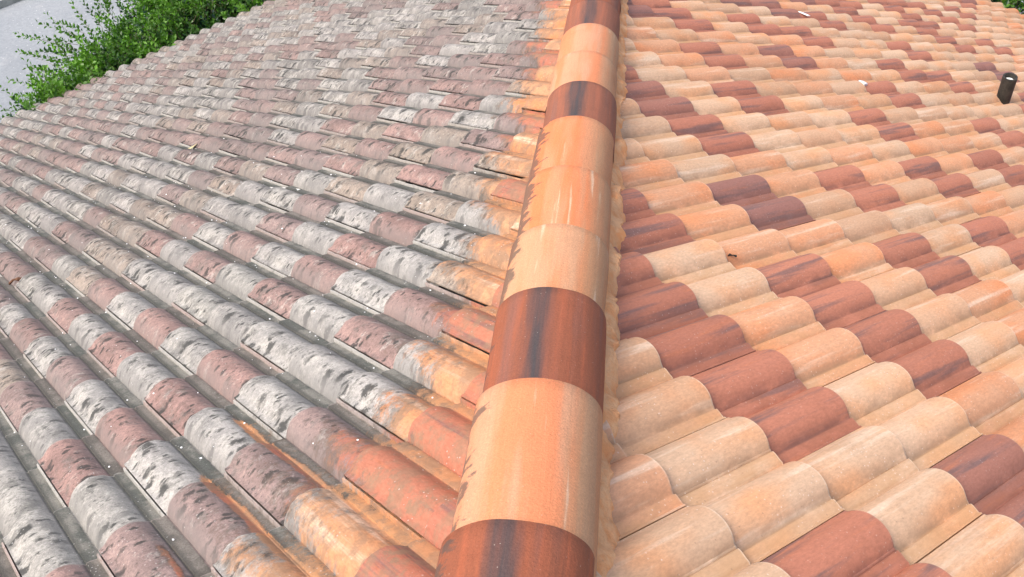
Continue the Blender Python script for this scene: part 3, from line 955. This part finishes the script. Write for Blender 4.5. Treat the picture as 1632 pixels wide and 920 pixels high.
zeave = -T * S_EL
def smax_a(r):
    return float(np.interp(r, [8, 11, 13.5, 16, 18.5, 22, 26, 60], [64.0, 64.2, 65.0, 67.6, 70.4, 73.0, 75.2, 77]) + 0.9 * mnoise.noise((r * 0.8, 2.2, 0)))
ex = []
zt = zeave - 1.6
for (rr, s1, dd) in [(a_, b_ - 1.0, (c_[0] * 0.85, c_[1], c_[2])) for a_, b_, c_ in ((10.6, 65.0, (2.2, .3, 1.2)), (11.6, 66.0, (1.5, -1.6, 1.0)), (12.3, 67.0, (3.2, -.6, 1.4)), (14.2, 69.5, (3.6, -1.2, 0.8)), (16.0, 71.5, (3.6, -0.6, 0.8)), (17.0, 73, (3.2, -1.4, 0.6)), (19.0, 75, (3.4, -.8, .8)),
                     (20.5, 75.5, (3.0, .6, 1.4)), (21.8, 76, (3.0, .2, 1.8)), (15.1, 70.0, (2.8, -1.8, 1.0)), (18.0, 74, (2.5, -2, 1.2)), (13.6, 67, (1.8, -2.2, 1.4)), (23.4, 76, (2.4, .2, 2.2)))]:
    ex.append((rr, s1, zt - 1.0, dd))
    ex.append((rr + 0.5, s1 + 0.2, zt - 1.3, (dd[0] * 0.8, dd[1] + 0.8, dd[2])))
    ex.append((rr - 0.2, s1 - 0.6, zt - 1.1, (dd[0] * 0.7, dd[1] - 0.9, dd[2] * 1.2)))
shrub('hedge_shrub', 'l', 10.2, 46, smax_a, lambda r: zt + 0.2, 5200, 4, 'bright green small-leaved shrub rising behind the left eave, over the pale pavement', None, ex)
shrub('hedge_shrub', 'r', -52, -22, lambda s: S_ER + 9, lambda r: -T * S_ER - 1.4, 2200, 9, 'dark green shrub glimpsed beyond the eave at the top right corner', None)

# ------------------------------------------------------------------ vent pipe on the right slope
def lathe(bm, prof, seg=40, cx=0, cy=0):
    rings = []
    for (rad, z) in prof:
        rings.append([bm.verts.new((cx + rad * math.cos(a), cy + rad * math.sin(a), z)) for a in np.linspace(0, 2 * math.pi, seg, endpoint=False)])
    for a, b_ in zip(rings[:-1], rings[1:]):
        for k in range(seg): bm.faces.new((a[k], a[(k + 1) % seg], b_[(k + 1) % seg], b_[k]))
    return rings
def bm_obj(name, bm, mat, parent=None, loc=None, smooth=True):
    bmesh.ops.recalc_face_normals(bm, faces=bm.faces[:])
    me = bpy.data.meshes.new(name); bm.to_mesh(me); bm.free(); me.materials.append(mat)
    if smooth:
        me.polygons.foreach_set('use_smooth', [True] * len(me.polygons)); me.set_sharp_from_angle(angle=math.radians(40))
    o = bpy.data.objects.new(name, me); COL.objects.link(o)
    if parent: o.parent = parent
    if loc is not None: o.location = loc
    return o
px, py = 14.75, 35.4
pz = -T * (px * q + py * q)
pipe = empty('vent_pipe', (px * U, py * U, (pz - 0.2) * U))
tag(pipe, 'black round vent pipe standing up through the clean right slope near the right edge', 'vent pipe')
bm = bmesh.new()
H = 1.42 * U
lathe(bm, [(0.262 * U, 0), (0.262 * U, H * .5), (0.268 * U, H * 0.97), (0.262 * U, H), (0.205 * U, H), (0.195 * U, H * .97), (0.19 * U, 0)])
bm_obj('pipe_body', bm, M_PIPE, pipe)
bm = bmesh.new()
rg = lathe(bm, [(0.001, H - 0.13 * U), (0.15 * U, H - 0.15 * U), (0.186 * U, H - 0.26 * U)])
bm_obj('inner_liner', bm, mat_simple('pale_liner', (0.62, 0.64, 0.62), (0.75, 0.77, 0.75), 30, 0.6), pipe)

# ------------------------------------------------------------------ small loose things lying on the tiles
def on_roof(side, s, r, lift=0.0):
    h = surf_h(side, np.array([s]), np.array([r]))[0] + lift
    return Vector(to_world(side, np.array([s]), np.array([r]), np.array([h]))[0])
def slope_frame(side, ang=0):
    sdd = SIDE[side]
    X = Vector((*sdd['d'] * CS, -T * CS)); Yv = Vector((*sdd['r'], 0)); Z = X.cross(Yv)
    if Z.z < 0: Z = -Z
    M = Matrix((X, Z.cross(X), Z)).transposed()
    return M @ Matrix.Rotation(ang, 3, 'Z')
def flake(name, side, s, r, pts, th, mat, ang, label, cat, lift=0.02, warp=0.0, group=None):
    bm = bmesh.new()
    top = [bm.verts.new((x * U, y * U, th * U + warp * U * (x * x - y * y))) for x, y in pts]
    bot = [bm.verts.new((x * U, y * U, warp * U * (x * x - y * y))) for x, y in pts]
    bm.faces.new(top); bm.faces.new(bot[::-1])
    for a in range(len(pts)): bm.faces.new((top[a], bot[a], bot[(a + 1) % len(pts)], top[(a + 1) % len(pts)]))
    bmesh.ops.triangulate(bm, faces=[f for f in bm.faces if len(f.verts) > 4])
    o = bm_obj(name, bm, mat, None, None, False)
    o.matrix_world = Matrix.Translation(on_roof(side, s, r, lift)) @ slope_frame(side, ang).to_4x4()
    tag(o, label, cat, group)
    return o
M_PAPER = mat_simple('white_flake', (0.78, 0.80, 0.83), (0.86, 0.87, 0.9), 30, 0.7)
M_DRY = mat_simple('dry_leaf', (0.42, 0.36, 0.20), (0.55, 0.50, 0.30), 60, 0.8)
M_BLACK = mat_simple('black_bit', (0.012, 0.012, 0.012), (0.04, 0.035, 0.03), 60, 0.8)
M_STICK = mat_simple('pale_stick', (0.62, 0.60, 0.55), (0.72, 0.70, 0.66), 60, 0.8)
M_BROWN = mat_simple('brown_bit', (0.10, 0.05, 0.03), (0.2, 0.1, 0.06), 60, 0.9)
flake('paper_scrap', 'r', 33.3, -22.65, [(-.08, -.18), (.10, -.24), (.16, .08), (.02, .26), (-.07, .15)], 0.03, M_PAPER, 0.3, 'small white scrap lying on a tan tile near the top of the right slope', 'scrap', 0.05)

flake('wood_sliver', 'l', 21.55, 9.25, [(-.95, -.05), (-.2, -.075), (.75, -.05), (.85, .04), (-.3, .06), (-.95, .04)], 0.05, M_STICK, 0.12, 'pale sliver of wood lying in a pan of the weathered slope, above a white tile', 'sliver', 0.05)
flake('dry_leaf', 'l', 31.4, 10.2, [(-.42, 0), (-.2, -.13), (.15, -.14), (.45, -.02), (.2, .12), (-.15, .13)], 0.012, M_DRY, 1.5, 'dry yellowish leaf lying flat on the grey slope', 'leaf', 0.05, 0.25)
def twig(name, side, s, r, pts, rad, mat, ang, label, cat, lift=0.03):
    bm = bmesh.new(); prev = None; n = len(pts)
    for k, (x, y, z) in enumerate(pts):
        rr = rad * (0.75 + 0.4 * math.sin(k * 1.9)) * (0.6 if k in (0, n - 1) else 1)
        ring = [bm.verts.new((x * U, (y + rr * math.cos(a)) * U, (z + rr * math.sin(a)) * U)) for a in np.linspace(0, 2 * math.pi, 8, endpoint=False)]
        if prev:
            for a in range(8): bm.faces.new((prev[a], prev[(a + 1) % 8], ring[(a + 1) % 8], ring[a]))
        else: bm.faces.new(ring[::-1])
        prev = ring
    bm.faces.new(prev)
    o = bm_obj(name, bm, mat)
    o.matrix_world = Matrix.Translation(on_roof(side, s, r, lift)) @ slope_frame(side, ang).to_4x4()
    tag(o, label, cat)
    return o
twig('dark_twig', 'r', 12.02, -8.58, [(-.10, -.02, 0), (-.06, .02, .01), (-.02, -.01, .02), (.02, .015, .015), (.06, -.01, .02), (.09, .02, 0)], 0.022, M_BLACK, -0.6, 'small black twig lying on a tan tile, right of the hip', 'twig')
twig('leaf_bit', 'l', 25.6, 2.6, [(-.22, 0, 0), (-.12, .04, .04), (0, 0, .06), (.1, -.05, .05), (.22, .02, 0)], 0.06, M_BROWN, 0.9, 'small curled brown bit of leaf on the grey slope at the left', 'leaf bit')  # small brown bit of dead leaf
flake('mortar_crumb', 'r', 27.4, -15.9, [(-.14, -.1), (.1, -.16), (.2, .03), (.06, .15), (-.12, .1)], 0.07, M_PAPER, 0.3, 'small pale chip of mortar on the clean slope, left of the vent pipe', 'chip', 0.03)
# pale crumbs scattered in the gutters of the weathered slope
bm = bmesh.new(); rg_ = random.Random(5)
for k in range(330):
    s_ = rg_.uniform(8, 34); j_ = rg_.randint(-1, 10)
    r_ = -(j_ + VL) + rg_.choice((rg_.uniform(.79, .97), rg_.uniform(.05, .97)))
    if q * (-s_ + r_) > -2.2: continue
    c = on_roof('l', s_, r_, 0.01); rad = U * rg_.choice((0.007, 0.010, 0.013, 0.019)) * rg_.uniform(.8, 1.2)
    m = bmesh.ops.create_icosphere(bm, subdivisions=1, radius=rad)
    for v in m['verts']: v.co = Vector((v.co.x * rg_.uniform(.8, 1.5), v.co.y * rg_.uniform(.7, 1.2), v.co.z * 0.6)) + c
o = bm_obj('grit', bm, M_PAPER, None, None, False)
o['kind'] = 'stuff'
